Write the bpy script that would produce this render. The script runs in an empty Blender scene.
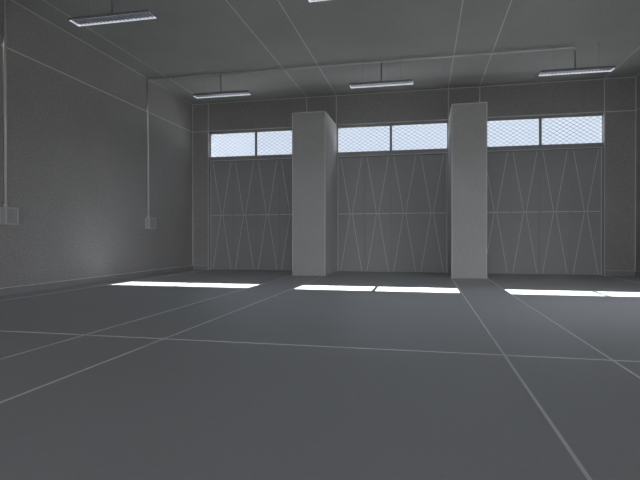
import bpy, bmesh, math
from mathutils import Vector, Matrix

sc = bpy.context.scene
COL = sc.collection

# ------------------------------------------------------------------ sizes (metres)
H = 4.914                      # ceiling height
D = 13.294                     # inner face of the wall with the three bays
XL, XR = -6.721, 5.105         # side walls
BAYS = [(-6.214, -3.231), (-2.383, 0.638), (1.432, 4.397)]
PIERS = [(-3.231, -2.383), (0.638, 1.432)]
MULLION = [-4.768, -0.882, 2.932]                  # centre post of each transom window
LEAVES = [(-6.184, -3.365), (-2.343, 0.590), (1.482, 4.370)]  # folding leaves, first to last edge
PD = 1.54                      # pillar depth
WT = 4.08                      # underside of lintel = pillar top = wall joint height
YB = -5.5                      # rear wall inner face
YF = D + 0.10                  # plane of doors and transom windows

# ------------------------------------------------------------------ materials
def plaster(name, col, rough=0.85, noise=0.06, scale=60.0, bump=0.15, big=0.05, spec=0.3):
    m = bpy.data.materials.new(name); m.use_nodes = True
    nt = m.node_tree; N = nt.nodes; L = nt.links
    b = N['Principled BSDF']
    b.inputs['Roughness'].default_value = rough
    b.inputs['Specular IOR Level'].default_value = spec
    tc = N.new('ShaderNodeTexCoord')
    n1 = N.new('ShaderNodeTexNoise'); n1.inputs['Scale'].default_value = scale; n1.inputs['Detail'].default_value = 4
    n2 = N.new('ShaderNodeTexNoise'); n2.inputs['Scale'].default_value = 0.9; n2.inputs['Detail'].default_value = 5
    L.new(tc.outputs['Object'], n1.inputs['Vector']); L.new(tc.outputs['Object'], n2.inputs['Vector'])
    def rng(n, amt):
        r = N.new('ShaderNodeMapRange')
        r.inputs['From Min'].default_value = 0.3; r.inputs['From Max'].default_value = 0.7
        r.inputs['To Min'].default_value = 1 - amt; r.inputs['To Max'].default_value = 1 + amt
        L.new(n.outputs['Fac'], r.inputs['Value']); return r
    a, c = rng(n1, noise), rng(n2, big)
    mu = N.new('ShaderNodeMath'); mu.operation = 'MULTIPLY'
    L.new(a.outputs[0], mu.inputs[0]); L.new(c.outputs[0], mu.inputs[1])
    sc_ = N.new('ShaderNodeVectorMath'); sc_.operation = 'SCALE'; sc_.inputs[0].default_value = col
    L.new(mu.outputs[0], sc_.inputs['Scale']); L.new(sc_.outputs[0], b.inputs['Base Color'])
    bp = N.new('ShaderNodeBump'); bp.inputs['Strength'].default_value = bump; bp.inputs['Distance'].default_value = 0.004
    L.new(n1.outputs['Fac'], bp.inputs['Height']); L.new(bp.outputs[0], b.inputs['Normal'])
    return m

def metal(name, col, rough=0.4, met=1.0):
    m = bpy.data.materials.new(name); m.use_nodes = True
    nt = m.node_tree; N = nt.nodes; L = nt.links
    b = N['Principled BSDF']; b.inputs['Metallic'].default_value = met
    b.inputs['Base Color'].default_value = (*col, 1)
    n = N.new('ShaderNodeTexNoise'); n.inputs['Scale'].default_value = 30
    tc = N.new('ShaderNodeTexCoord'); L.new(tc.outputs['Object'], n.inputs['Vector'])
    r = N.new('ShaderNodeMapRange'); r.inputs['To Min'].default_value = rough * .85; r.inputs['To Max'].default_value = min(1, rough * 1.15)
    L.new(n.outputs['Fac'], r.inputs['Value']); L.new(r.outputs[0], b.inputs['Roughness'])
    return m

M_WALL  = plaster('grey_plaster', (0.445, 0.433, 0.42), noise=.20, scale=40)
M_CEIL  = plaster('grey_ceiling_plaster', (0.45, 0.448, 0.435), noise=.18, scale=45)
M_PIER  = plaster('grey_pillar_plaster', (0.55, 0.54, 0.53), noise=.10, scale=45)
M_FLOOR = plaster('blue_grey_resin_floor', (0.47, 0.485, 0.49), rough=0.5, noise=0.03, scale=25, bump=0.02, big=0.02, spec=0.5)
M_DOOR  = plaster('grey_door_paint', (0.46, 0.46, 0.455), rough=0.6, noise=0.04, scale=40, bump=0.05)
M_FRAME = plaster('dark_frame_paint', (0.42, 0.43, 0.44), rough=0.5, noise=0.03, bump=0.03)
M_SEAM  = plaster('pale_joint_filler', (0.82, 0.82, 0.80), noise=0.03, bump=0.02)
M_FSEAM = plaster('pale_floor_joint', (0.95, 0.95, 0.94), noise=0.03, bump=0.02)
M_BEAD  = plaster('pale_door_bead', (0.96, 0.96, 0.94), rough=0.55, noise=0.02, bump=0.02)
M_SKIRT = plaster('grey_skirting', (0.38, 0.38, 0.38), rough=0.6, noise=0.03, bump=0.03)
M_GALV  = plaster('pale_pipe_paint', (0.88, 0.88, 0.87), rough=0.22, noise=0.02, bump=0.0, spec=0.8)
M_PIPE  = plaster('grey_pipe_plastic', (0.68, 0.68, 0.67), rough=0.35, noise=0.02, bump=0.0, spec=0.5)
M_BOX   = plaster('grey_box_plastic', (0.52, 0.52, 0.53), rough=0.5, noise=0.02, bump=0.0, spec=0.4)
M_WIRE  = metal('galvanised_wire', (0.45, 0.47, 0.50), 0.5)
M_HOUS  = metal('painted_steel_housing', (0.36, 0.355, 0.39), 0.5, 0.0)
M_REFL  = metal('polished_aluminium', (0.92, 0.92, 0.95), 0.16)
M_LOUV  = metal('satin_aluminium_louver', (0.45, 0.46, 0.50), 0.3)
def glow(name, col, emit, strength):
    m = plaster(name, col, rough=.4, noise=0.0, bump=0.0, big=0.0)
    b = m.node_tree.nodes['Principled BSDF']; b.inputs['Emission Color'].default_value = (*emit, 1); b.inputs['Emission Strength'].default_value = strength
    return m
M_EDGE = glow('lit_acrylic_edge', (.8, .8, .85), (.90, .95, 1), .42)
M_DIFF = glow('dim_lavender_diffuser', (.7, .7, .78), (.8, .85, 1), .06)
M_TUBE  = plaster('white_lamp_glass', (0.85, 0.85, 0.88), rough=0.2, noise=0.0, bump=0.0, big=0.0, spec=0.5)
M_GROUND_DARK = plaster('dark_unseen_ground', (0.10, 0.10, 0.10), noise=0.08, scale=8)
M_GROUND = plaster('pale_bounce_ground', (0.55, 0.54, 0.52), noise=0.08, scale=8)

M_GLASS = bpy.data.materials.new('sky_tinted_glass'); M_GLASS.use_nodes = True
_n = M_GLASS.node_tree; _n.nodes.clear()
_o = _n.nodes.new('ShaderNodeOutputMaterial'); _t = _n.nodes.new('ShaderNodeBsdfTransparent'); _t.inputs[0].default_value = (0.885, 0.935, 0.985, 1)  # faint blue tint in the pane stands in for bluer sky light
_g = _n.nodes.new('ShaderNodeBsdfGlossy'); _g.inputs['Roughness'].default_value = 0.03
_f = _n.nodes.new('ShaderNodeFresnel'); _f.inputs[0].default_value = 1.3
_m = _n.nodes.new('ShaderNodeMixShader')
_n.links.new(_f.outputs[0], _m.inputs[0]); _n.links.new(_t.outputs[0], _m.inputs[1]); _n.links.new(_g.outputs[0], _m.inputs[2])
_n.links.new(_m.outputs[0], _o.inputs[0])

# ------------------------------------------------------------------ mesh helpers
def box(bm, a, b, mi=0):
    x0, y0, z0 = a; x1, y1, z1 = b
    v = [bm.verts.new(p) for p in ((x0,y0,z0),(x1,y0,z0),(x1,y1,z0),(x0,y1,z0),(x0,y0,z1),(x1,y0,z1),(x1,y1,z1),(x0,y1,z1))]
    for f in ((0,3,2,1),(4,5,6,7),(0,1,5,4),(1,2,6,5),(2,3,7,6),(3,0,4,7)):
        bm.faces.new([v[i] for i in f]).material_index = mi

def bar(bm, p, q, w, t, up=Vector((0,1,0)), mi=0):
    """rectangular bar from p to q; w across, t along 'up'"""
    p, q = Vector(p), Vector(q); d = (q-p).normalized(); s = d.cross(up).normalized(); u = s.cross(d).normalized()
    vs = []
    for c in (p, q):
        for i, j in ((-1,-1),(1,-1),(1,1),(-1,1)):
            vs.append(bm.verts.new(c + s*w/2*i + u*t/2*j))
    for f in ((0,1,2,3),(7,6,5,4),(0,4,5,1),(1,5,6,2),(2,6,7,3),(3,7,4,0)):
        bm.faces.new([vs[i] for i in f]).material_index = mi

def tube(bm, pts, r, seg=12, mi=0):
    pts = [Vector(p) for p in pts]; rings = []
    prev = None
    for i, p in enumerate(pts):
        d = ((pts[i+1]-p) if i == 0 else (p-pts[i-1]) if i == len(pts)-1 else ((pts[i+1]-p).normalized()+(p-pts[i-1]).normalized())).normalized()
        if prev is None:
            a = Vector((0,0,1)) if abs(d.z) < .9 else Vector((1,0,0)); n = d.cross(a).normalized()
        else:
            n = (prev - d*prev.dot(d)).normalized()
        prev = n; b = d.cross(n)
        rings.append([bm.verts.new(p + r*(math.cos(t)*n + math.sin(t)*b)) for t in [2*math.pi*k/seg for k in range(seg)]])
    for i in range(len(rings)-1):
        for k in range(seg):
            f = bm.faces.new([rings[i][k], rings[i][(k+1)%seg], rings[i+1][(k+1)%seg], rings[i+1][k]]); f.smooth = True; f.material_index = mi
    bm.faces.new(rings[0][::-1]); bm.faces.new(rings[-1])

def bend(a, c, b, r, n=6):
    """points a -> rounded corner c -> b"""
    a, c, b = Vector(a), Vector(c), Vector(b)
    u, w = (a-c).normalized(), (b-c).normalized(); p0, p1 = c+u*r, c+w*r
    return [a] + [(1-t)**2*p0 + 2*t*(1-t)*c + t*t*p1 for t in [k/n for k in range(n+1)]] + [b]

def obj(name, bm, mats, parent=None, origin=None, bevel=0):
    bmesh.ops.recalc_face_normals(bm, faces=bm.faces)
    me = bpy.data.meshes.new(name)
    if origin is not None: bmesh.ops.translate(bm, verts=bm.verts, vec=-Vector(origin))
    bm.to_mesh(me); bm.free()
    for m in (mats if isinstance(mats, (list, tuple)) else [mats]): me.materials.append(m)
    o = bpy.data.objects.new(name, me); COL.objects.link(o)
    if origin is not None: o.location = origin
    if parent: o.parent = parent
    if bevel:
        md = o.modifiers.new('bevel', 'BEVEL'); md.width = bevel; md.segments = 2; md.limit_method = 'ANGLE'
    return o

def empty(name, loc):
    o = bpy.data.objects.new(name, None); o.empty_display_size = .1; o.location = loc; COL.objects.link(o); return o

def struct(o): o['kind'] = 'structure'; return o
def tag(o, label, cat, group=None):
    o['label'] = label; o['category'] = cat
    if group: o['group'] = group
    return o
def copy_tree(o, parent=None):
    c = o.copy(); COL.objects.link(c)
    if parent: c.parent = parent
    for ch in [k for k in bpy.data.objects if k.parent == o]:
        copy_tree(ch, c)
    return c

# ------------------------------------------------------------------ shell
bm = bmesh.new(); box(bm, (XL-.3, YB-.3, -.2), (XR+.3, D+.18, 0)); struct(obj('floor', bm, M_FLOOR))
bm = bmesh.new(); box(bm, (XL-.3, YB-.3, H), (XR+.3, D+.18, H+.3)); struct(obj('ceiling', bm, M_CEIL))
bm = bmesh.new(); box(bm, (XL-.3, YB, 0), (XL, D, H)); struct(obj('wall_left', bm, M_WALL))
bm = bmesh.new()                # unseen wide opening added to let in sky light, right of the viewer's frame
SOP = [(4.0, 8.0)]; SIDE_TOP = 2.7
sedges = [YB] + [y for q in SOP for y in q] + [D]
for i in range(0, len(sedges), 2): box(bm, (XR, sedges[i], 0), (XR+.3, sedges[i+1], SIDE_TOP))
box(bm, (XR, YB, SIDE_TOP), (XR+.3, D, H))
struct(obj('wall_right', bm, M_WALL))
bm = bmesh.new()
edges = [XL-.3] + [x for b in BAYS for x in b] + [XR+.3]
for i in range(0, len(edges), 2): box(bm, (edges[i], D, 0), (edges[i+1], D+.18, WT))
box(bm, (XL-.3, D, WT), (XR+.3, D+.18, H))
struct(obj('wall_back', bm, M_WALL))
# rear wall behind the viewer: three unseen openings added to light the room
bm = bmesh.new()
REAR_TOP = 3.2
ROP = [(-6.3, -2.9), (-2.5, 0.9), (1.3, 4.7)]
redges = [XL-.3] + [x for b in ROP for x in b] + [XR+.3]
for i in range(0, len(redges), 2): box(bm, (redges[i], YB-.3, 0), (redges[i+1], YB, REAR_TOP))
box(bm, (XL-.3, YB-.3, REAR_TOP), (XR+.3, YB, H))
struct(obj('wall_rear', bm, M_WALL))
bm = bmesh.new(); box(bm, (-60, -60, -.45), (60, D, -.2)); struct(obj('ground', bm, M_GROUND_DARK))  # unseen ground, kept dark so little light bounces into the room
bm = bmesh.new(); box(bm, (-60, D+.001, -.45), (60, 60, -.2)); struct(obj('ground', bm, M_GROUND))  # unseen pale slab, added to bounce sunlight up through the windows

# pillars, one mesh each, pale arrises along their corners
LW = 0.020
for i, (a, b) in enumerate(PIERS):
    bm = bmesh.new(); y0 = D-PD
    box(bm, (a, y0, 0), (b, D-.001, WT-.001))
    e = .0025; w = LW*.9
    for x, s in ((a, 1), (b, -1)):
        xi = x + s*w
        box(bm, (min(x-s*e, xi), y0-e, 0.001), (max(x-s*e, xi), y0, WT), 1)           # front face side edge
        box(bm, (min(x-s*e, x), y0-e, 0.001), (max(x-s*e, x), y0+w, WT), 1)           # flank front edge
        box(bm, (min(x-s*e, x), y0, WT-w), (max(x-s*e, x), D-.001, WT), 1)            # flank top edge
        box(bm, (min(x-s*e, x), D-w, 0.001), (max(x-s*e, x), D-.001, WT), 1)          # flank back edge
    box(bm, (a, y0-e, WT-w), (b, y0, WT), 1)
    o = obj('pillar', bm, [M_PIER, M_SEAM], origin=((a+b)/2, D-PD/2, 0))
    tag(o, ['square grey plastered pillar standing between the left and middle doors',
            'square grey plastered pillar standing between the middle and right doors'][i], 'pillar', 'plastered pillars between the doors')

# ------------------------------------------------------------------ pale joint strips
def strips(name, segs, mat=M_SEAM):
    bm = bmesh.new()
    for a, b in segs: box(bm, a, b)
    struct(obj(name, bm, mat))
e = .002
xs = [BAYS[0][0], BAYS[0][1], BAYS[1][0], BAYS[1][1], BAYS[2][0], BAYS[2][1]]
w = .0085
strips('trim_1', [((x-w, YB, H-e), (x+w, D, H)) for x in xs])                                    # ceiling joints
strips('trim_2', [((x-w*(1.8 if i in (0, 5) else 1.1), YB, 0), (x+w*(1.8 if i in (0, 5) else 1.1), D-(PD if 0 < i < 5 else 0), e)) for i, x in enumerate(xs)]
       + [((XL+.03, 4.134-.008, 0), (XR-.03, 4.134+.008, e))], M_FSEAM)                          # floor joints
w = .012
strips('trim_3', [((XL, YB, WT-w), (XL+e, D, WT+w)), ((XL, D-.02, .13), (XL+e, D, H)), ((XL, YB, H-.018), (XL+e, D, H))])   # left wall
strips('trim_4', [((XR-e, YB, WT-w), (XR, D, WT+w)), ((XR-e, D-.02, .13), (XR, D, H)), ((XR-e, YB, H-.022), (XR, D, H))])   # right wall
seg = [((x-w, D-e, WT), (x+w, D, H)) for x in xs]                                                # back wall
seg += [((XL, D-e, WT-w), (BAYS[0][0], D, WT+w)), ((BAYS[2][1], D-e, WT-w), (XR, D, WT+w))]
seg += [((a, D-e, WT), (b, D, WT+.018)) for a, b in BAYS]
seg += [((XL, D-e, H-.024), (XR, D, H)), ((XL, D-e, .13), (XL+.018, D, H)), ((XR-.018, D-e, .13), (XR, D, H))]
seg += [((BAYS[0][0]-.018, D-e, 0), (BAYS[0][0], D, WT)), ((BAYS[2][1], D-e, 0), (BAYS[2][1]+.018, D, WT))]
strips('trim_5', seg)

# ------------------------------------------------------------------ skirting
def skirt(name, runs):
    bm = bmesh.new()
    for a, b, ax in runs:
        box(bm, a, b)
        # pale top arris
        if ax == 'x': box(bm, (a[0], a[1]-.001, b[2]-.008), (b[0], a[1]+.006, b[2]+.002), 1)
        if ax == '+': box(bm, (b[0]-.006, a[1], b[2]-.010), (b[0]+.001, b[1], b[2]+.002), 1)
        if ax == '-': box(bm, (a[0]-.001, a[1], b[2]-.010), (a[0]+.006, b[1], b[2]+.002), 1)
    struct(obj(name, bm, [M_SKIRT, M_SEAM]))
skirt('baseboard_left', [((XL, YB, 0), (XL+.02, D, .13), '+')])
skirt('baseboard_right', [((XR-.02, q0, 0), (XR, q1, .13), '-') for q0, q1 in ((YB, 4.0), (8.0, D))])
skirt('baseboard_back', [((XL+.02, D-.02, 0), (BAYS[0][0]-.02, D, .13), 'x'), ((BAYS[2][1]+.02, D-.02, 0), (XR-.02, D, .13), 'x')])

# ------------------------------------------------------------------ doors and transom windows
Z0, Z1, ZD = 3.335, 4.010, 3.20      # glass bottom / top, door top
for bi, (a, b) in enumerate(BAYS):
    W = b-a; c = (a+b)/2; sl, sr = [(.034, .012), (.034, .030), (.014, .012)][bi]     # side stile widths of the transom
    # --- door
    dr = struct(empty('door_%d' % (bi+1), (c, YF, 0)))
    for k in range(4):
        lw = (LEAVES[bi][1]-LEAVES[bi][0])/4; x0 = LEAVES[bi][0] + k*lw; x1 = x0 + lw; xc = (x0+x1)/2
        bm = bmesh.new()
        box(bm, (x0+.001, YF, .012), (x1-.001, YF+.04, ZD-.02))
        # slim raised stiles at leaf edges
        for xx in (x0+.004, x1-.034):
            box(bm, (xx, YF-.006, .012), (xx+.03, YF+.001, ZD-.02))
        leaf = obj('door_leaf', bm, M_DOOR, origin=(xc, YF, 0)); leaf.parent = dr; leaf.location = (xc-c, 0, 0)
        zm = 1.612; hw = lw*.402; tw = .034
        for s in (-1, 1):
            for z_a, z_b in ((zm+.02, ZD-.03), (zm-.02, .03)):
                bm = bmesh.new()
                bar(bm, (xc+s*tw, YF-.003, z_a), (xc+s*hw, YF-.003, z_b), .011, .012)
                br = obj('diagonal_bead', bm, M_BEAD, origin=(xc, YF, 0)); br.parent = leaf; br.location = (0, 0, 0)
        bm = bmesh.new(); box(bm, (x0+.005, YF-.006, zm-.008), (x1-.005, YF+.001, zm+.008))
        br = obj('middle_rail', bm, M_BEAD, origin=(xc, YF, 0)); br.parent = leaf; br.location = (0, 0, 0)
    bm = bmesh.new(); box(bm, (a+.001, YF+.041, 0), (b-.001, YF+.06, ZD))  # unseen sheet added behind the leaves to stop light leaks
    o = obj('light_stop_sheet', bm, M_DOOR, origin=(c, YF, 0)); o.parent = dr; o.location = (0, 0, 0)
    bm = bmesh.new()
    box(bm, (a+.001, YF-.012, 0), (LEAVES[bi][0]-.001, YF+.05, ZD)); box(bm, (LEAVES[bi][1]+.001, YF-.012, 0), (b-.001, YF+.05, ZD))
    box(bm, (a+.028, YF-.016, 0), (a+.040, YF-.010, ZD), 1); box(bm, (b-.040, YF-.016, 0), (b-.028, YF-.010, ZD), 1)
    o = obj('door_frame', bm, [M_DOOR, M_BEAD], origin=(c, YF, 0)); o.parent = dr; o.location = (0, 0, 0)
    # --- window
    wn = struct(empty('window_%d' % (bi+1), (c, YF, ZD)))
    bm = bmesh.new()
    box(bm, (a+.001, YF-.02, ZD), (b-.001, YF+.06, Z0))                # bottom rail
    box(bm, (a+.001, YF-.02, Z1), (b-.001, YF+.06, WT-.001))          # head
    box(bm, (a+.001, YF-.01, Z0), (a+sl, YF+.06, Z1)); box(bm, (b-sr, YF-.01, Z0), (b-.001, YF+.06, Z1))
    box(bm, (a+.002, YF-.026, ZD+.005), (b-.002, YF-.019, ZD+.026), 1) # pale lower drip edge
    o = obj('window_frame', bm, [M_FRAME, M_SEAM], origin=(c, YF, ZD)); o.parent = wn; o.location = (0, 0, 0)
    bm = bmesh.new(); mc = MULLION[bi]; box(bm, (mc-.031, YF-.02, Z0), (mc+.031, YF+.06, Z1))
    box(bm, (mc-.005, YF-.024, Z0-.10), (mc+.005, YF-.019, Z1+.06), 1)
    o = obj('mullion', bm, [M_FRAME, M_DOOR], origin=(c, YF, ZD)); o.parent = wn; o.location = (0, 0, 0)
    for x0, x1 in ((a+sl, mc-.031), (mc+.031, b-sr)):
        bm = bmesh.new(); box(bm, (x0, YF+.030, Z0), (x1, YF+.034, Z1))
        o = obj('window_pane', bm, M_GLASS, origin=(c, YF, ZD)); o.parent = wn; o.location = (0, 0, 0)
        # diamond wire mesh
        bm = bmesh.new(); px, pz, r = .158, .102, .0048
        n = int((x1-x0)/px)+12
        slope = pz/px
        hz = Z1-Z0
        for s in (1, -1):
            k0 = -int(hz/pz)-2
            for k in range(k0, n):
                # line z = Z0 + s*slope*(x - xs) ; clip to rectangle
                xs0 = x0 + k*px
                if s == 1: p, q = (xs0, Z0), (xs0+hz/slope, Z1)
                else:      p, q = (xs0, Z1), (xs0+hz/slope, Z0)
                t0 = max(0, (x0-p[0])/(q[0]-p[0])); t1 = min(1, (x1-p[0])/(q[0]-p[0]))
                if t1-t0 < .01: continue
                P = (p[0]+(q[0]-p[0])*t0, YF+.016+s*.003, p[1]+(q[1]-p[1])*t0); Q = (p[0]+(q[0]-p[0])*t1, YF+.016+s*.003, p[1]+(q[1]-p[1])*t1)
                bar(bm, P, Q, r*1.6, r)
        o = obj('wire_mesh', bm, M_WIRE, origin=(c, YF, ZD)); o.parent = wn; o.location = (0, 0, 0)

# ------------------------------------------------------------------ ceiling lights
FL, FW, FH, FZ = 1.41, .25, .060, 4.35
def make_light():
    root = empty('ceiling_light', (0, 0, 0))
    bm = bmesh.new(); l, w2, h = FL/2, FW/2, FH
    # tapered open-bottomed tray: flange, outer shell
    def ring(x, y, z): return [bm.verts.new(p) for p in ((-x,-y,z),(x,-y,z),(x,y,z),(-x,y,z))]
    r0 = ring(l, w2, 0); r1 = ring(l, w2, .010); r2 = ring(l-.035, w2-.05, h); r3 = ring(l-.009, w2-.009, 0); r4 = ring(l-.009, w2-.009, .036); r5 = ring(l-.045, w2-.060, h-.006)
    for A, B in ((r0, r1), (r1, r2), (r0, r3), (r3, r4), (r4, r5)):
        for k in range(4): bm.faces.new([A[k], A[(k+1)%4], B[(k+1)%4], B[k]])
    bm.faces.new(r2); bm.faces.new(r5)
    for f in bm.faces: f.material_index = 0
    o = obj('housing', bm, M_HOUS, root)
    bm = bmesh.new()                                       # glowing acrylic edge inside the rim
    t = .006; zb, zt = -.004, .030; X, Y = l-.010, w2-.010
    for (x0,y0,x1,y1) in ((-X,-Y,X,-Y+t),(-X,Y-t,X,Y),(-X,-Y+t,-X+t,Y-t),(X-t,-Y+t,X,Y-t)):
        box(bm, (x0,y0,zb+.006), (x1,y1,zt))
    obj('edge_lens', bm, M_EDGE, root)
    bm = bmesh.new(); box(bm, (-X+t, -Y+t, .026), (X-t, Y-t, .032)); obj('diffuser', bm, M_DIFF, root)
    bm = bmesh.new()                                       # louver blades under the diffuser
    n = 20
    for k in range(1, n):
        x = -X + k*2*X/n; box(bm, (x-.003, -Y+t, .012), (x+.003, Y-t, .026))
    for y in (-.05, 0, .05): box(bm, (-X+t, y-.002, .014), (X-t, y+.002, .026))
    obj('louver', bm, M_LOUV, root)
    for s in (-1, 1):
        bm = bmesh.new(); tube(bm, [(s*.42, 0, h-.002), (s*.42, 0, H-FZ-.001)], .0022, 8)
        tube(bm, [(s*.42, 0, H-FZ-.018), (s*.42, 0, H-FZ-.001)], .012, 12)
        obj('suspension_wire', bm, M_HOUS, root)
    return root
spots = [(-4.73, 10.85, 'slim hanging louvred light over the left door, back row, beside the left wall'),
         (-0.93, 10.85, 'slim hanging louvred light over the middle door, between the two pillars'),
         (3.055, 10.85, 'slim hanging louvred light over the right door, rightmost in the back row'),
         (-4.745, 6.72, 'large near hanging louvred light at upper left, closest to the left wall box'),
         (-0.93, 6.72, 'near hanging louvred light at the top edge of the photo, mostly cut off')]
proto = make_light()
for i, (x, y, lab) in enumerate(spots):
    o = proto if i == 0 else copy_tree(proto)
    o.location = (x, y, FZ); tag(o, lab, 'ceiling light', 'hanging louvred lights under the ceiling')

# ------------------------------------------------------------------ conduits and wall boxes
R = .021
def conduit(y, x_end, drops, label):
    root = empty('conduit', (XL+.02, y, 1.45))
    def part(name, bm, **k):
        o = obj(name, bm, M_HOUS if name == 'drop_pipe' else M_GALV, origin=(XL+.02, y, 1.45)); o.parent = root; o.location = (0, 0, 0); return o  # drop pipes take the darker housing colour to stand for their shade
    xp, zc = XL+R+.006, H-R-.018
    bm = bmesh.new(); tube(bm, [(xp, y, 1.475), (xp, y, zc-.07)], R, 14); part('wall_pipe', bm)
    bm = bmesh.new(); tube(bm, bend((xp, y, zc-.071), (xp, y, zc), (xp+.071, y, zc), .05), R*1.0, 14); part('elbow', bm)
    bm = bmesh.new(); tube(bm, bend((xp+.07, y, zc), (x_end, y, zc), (x_end, y, zc-.06), .05), R, 14); part('ceiling_pipe', bm)
    for x in drops:
        top = zc-.055 if abs(x-x_end) < .01 else zc
        bm = bmesh.new(); tube(bm, [(x, y, top), (x, y, FZ+FH-.002)], R*.8, 12); part('drop_pipe', bm)
    for z in (2.2, 3.2, 4.3):
        bm = bmesh.new(); tube(bm, [(xp, y, z-.01), (xp, y, z+.01)], R*1.18, 14); part('pipe_clip', bm)
    bm = bmesh.new(); tube(bm, [(xp, y, 1.445), (xp, y, 1.50)], R*1.45, 14); part('pipe_connector', bm)
    tag(root, label, 'conduit', 'electrical pipes feeding the hanging lights')
conduit(10.88, 3.05, [-4.76, -.93, 3.05], 'grey pipe rising from the far wall box and crossing the ceiling to the back lights')
conduit(6.675, -.93, [-4.72, -.93], 'grey pipe rising up the left wall from the near box at the photo\'s left edge')

def wall_box(y, wid, label):
    root = empty('switch_box', (XL, y, 1.165))
    def part(name, bm, m=M_BOX, bevel=0):
        o = obj(name, bm, m, origin=(XL, y, 1.165), bevel=bevel); o.parent = root; o.location = (0, 0, 0); return o
    z0, z1 = 1.165, 1.445; hw = wid/2
    bm = bmesh.new(); box(bm, (XL+.001, y-hw+.008, z0+.008), (XL+.095, y+hw-.008, z1-.008)); part('box_body', bm)
    bm = bmesh.new(); box(bm, (XL+.001, y-hw, z0), (XL+.014, y+hw, z1)); part('back_plate', bm, M_PIPE)
    bm = bmesh.new(); x0, x1, t = XL+.096, XL+.122, .018       # raised cover rim around a sunk face
    box(bm, (x0, y-hw, z0), (x1, y-hw+t, z1)); box(bm, (x0, y+hw-t, z0), (x1, y+hw, z1))
    box(bm, (x0, y-hw+t, z0), (x1, y+hw-t, z0+t)); box(bm, (x0, y-hw+t, z1-t), (x1, y+hw-t, z1))
    cov = part('cover_rim', bm, M_PIPE)
    bm = bmesh.new(); box(bm, (x0, y-hw+t, z0+t), (x1-.014, y+hw-t, z1-t)); face = part('cover_face', bm)
    for k in (-.30, .30):
        bm = bmesh.new(); box(bm, (x1-.014, y+k*hw-.022, z0+.07), (x1-.004, y+k*hw+.022, z1-.07)); o = part('rocker_switch', bm, M_BOX, .002); o.parent = face
    tag(root, label, 'switch box', 'boxes on the left wall')
wall_box(6.72, .25, 'grey switch box on the left wall, nearer one at the photo\'s left edge')
wall_box(10.93, .30, 'small grey switch box on the left wall, farther one nearest the doors')

# ------------------------------------------------------------------ light
wd = bpy.data.worlds.new('sky'); sc.world = wd; wd.use_nodes = True
nt = wd.node_tree; N = nt.nodes; L = nt.links
bg = N['Background']
tc = N.new('ShaderNodeTexCoord'); sp = N.new('ShaderNodeSeparateXYZ'); L.new(tc.outputs['Generated'], sp.inputs[0])
# haze low in front, brighter open sky behind and overhead
cr = N.new('ShaderNodeValToRGB'); L.new(sp.outputs['Z'], cr.inputs[0])
cr.color_ramp.elements[0].position = 0.0; cr.color_ramp.elements[0].color = (0.92, 0.945, 1.02, 1)
cr.color_ramp.elements[1].position = 0.6; cr.color_ramp.elements[1].color = (0.89, 0.905, 0.98, 1)
mr = N.new('ShaderNodeMapRange'); L.new(sp.outputs['Y'], mr.inputs['Value'])
mr.inputs['From Min'].default_value = -0.2; mr.inputs['From Max'].default_value = 0.5
mr.inputs['To Min'].default_value = 3.1; mr.inputs['To Max'].default_value = 0.86
# broad bright haze around the sun
el = math.atan(.833)
dt = N.new('ShaderNodeVectorMath'); dt.operation = 'DOT_PRODUCT'; dt.inputs[1].default_value = (0, math.cos(el), math.sin(el))
L.new(tc.outputs['Generated'], dt.inputs[0])
h = N.new('ShaderNodeMapRange'); h.interpolation_type = 'SMOOTHSTEP'; L.new(dt.outputs['Value'], h.inputs['Value'])
h.inputs['From Min'].default_value = 0.80; h.inputs['From Max'].default_value = 1.0
h.inputs['To Min'].default_value = 0.0; h.inputs['To Max'].default_value = 5.3
hz = N.new('ShaderNodeMapRange'); hz.interpolation_type = 'SMOOTHSTEP'; L.new(sp.outputs['Z'], hz.inputs['Value'])
hz.inputs['From Min'].default_value = 0.26; hz.inputs['From Max'].default_value = 0.5
hm = N.new('ShaderNodeMath'); hm.operation = 'MULTIPLY'; L.new(h.outputs[0], hm.inputs[0]); L.new(hz.outputs[0], hm.inputs[1])
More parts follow.
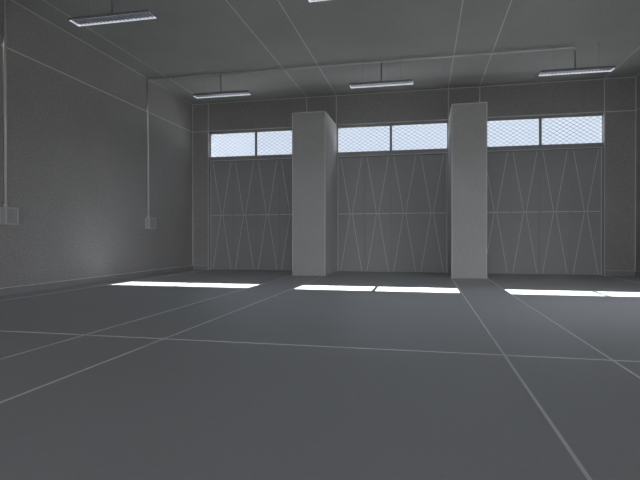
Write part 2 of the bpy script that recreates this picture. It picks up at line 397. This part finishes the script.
ad = N.new('ShaderNodeMath'); ad.operation = 'ADD'; L.new(mr.outputs[0], ad.inputs[0]); L.new(hm.outputs[0], ad.inputs[1])
L.new(cr.outputs[0], bg.inputs['Color']); L.new(ad.outputs[0], bg.inputs['Strength'])

sun = bpy.data.lights.new('sun', 'SUN'); sun.energy = 20; sun.angle = math.radians(.1); sun.color = (1, .925, .83)
so = bpy.data.objects.new('sun', sun); COL.objects.link(so)
el = math.atan(.833)
dirv = Vector((0, -math.cos(el), -math.sin(el)))
so.rotation_euler = dirv.to_track_quat('-Z', 'Y').to_euler(); so.location = (0, 30, 25)

# portals guide sky light through the openings
def portal(x0, x1, z0, z1, y, s):
    l = bpy.data.lights.new('portal', 'AREA'); l.shape = 'RECTANGLE'; l.size = x1-x0; l.size_y = z1-z0; l.cycles.is_portal = True
    o = bpy.data.objects.new('portal', l); COL.objects.link(o); o.location = ((x0+x1)/2, y, (z0+z1)/2)
    o.rotation_euler = Vector((0, s, 0)).to_track_quat('-Z', 'Z').to_euler()
for a, b in ROP: portal(a, b, 0, REAR_TOP, YB-.02, 1)
for y0, y1 in SOP:
    l = bpy.data.lights.new('portal', 'AREA'); l.shape = 'RECTANGLE'; l.size = y1-y0; l.size_y = SIDE_TOP; l.cycles.is_portal = True
    o = bpy.data.objects.new('portal', l); COL.objects.link(o); o.location = (XR+.02, (y0+y1)/2, SIDE_TOP/2)
    o.rotation_euler = Vector((-1, 0, 0)).to_track_quat('-Z', 'Z').to_euler()
for a, b in BAYS: portal(a, b, Z0, Z1, YF+.08, -1)

# ------------------------------------------------------------------ camera
cam = bpy.data.cameras.new('camera'); cam.sensor_fit = 'HORIZONTAL'; cam.sensor_width = 36
cam.lens = 484.1555/640*36
co = bpy.data.objects.new('camera', cam); COL.objects.link(co)
co.location = (0, 0, .95); co.rotation_euler = (math.pi/2 - .005, 0, .211)
sc.camera = co
vs = sc.view_settings
vs.view_transform = 'Standard'; vs.look = 'None'; vs.gamma = 1; vs.use_curve_mapping = False; vs.exposure = 0.27
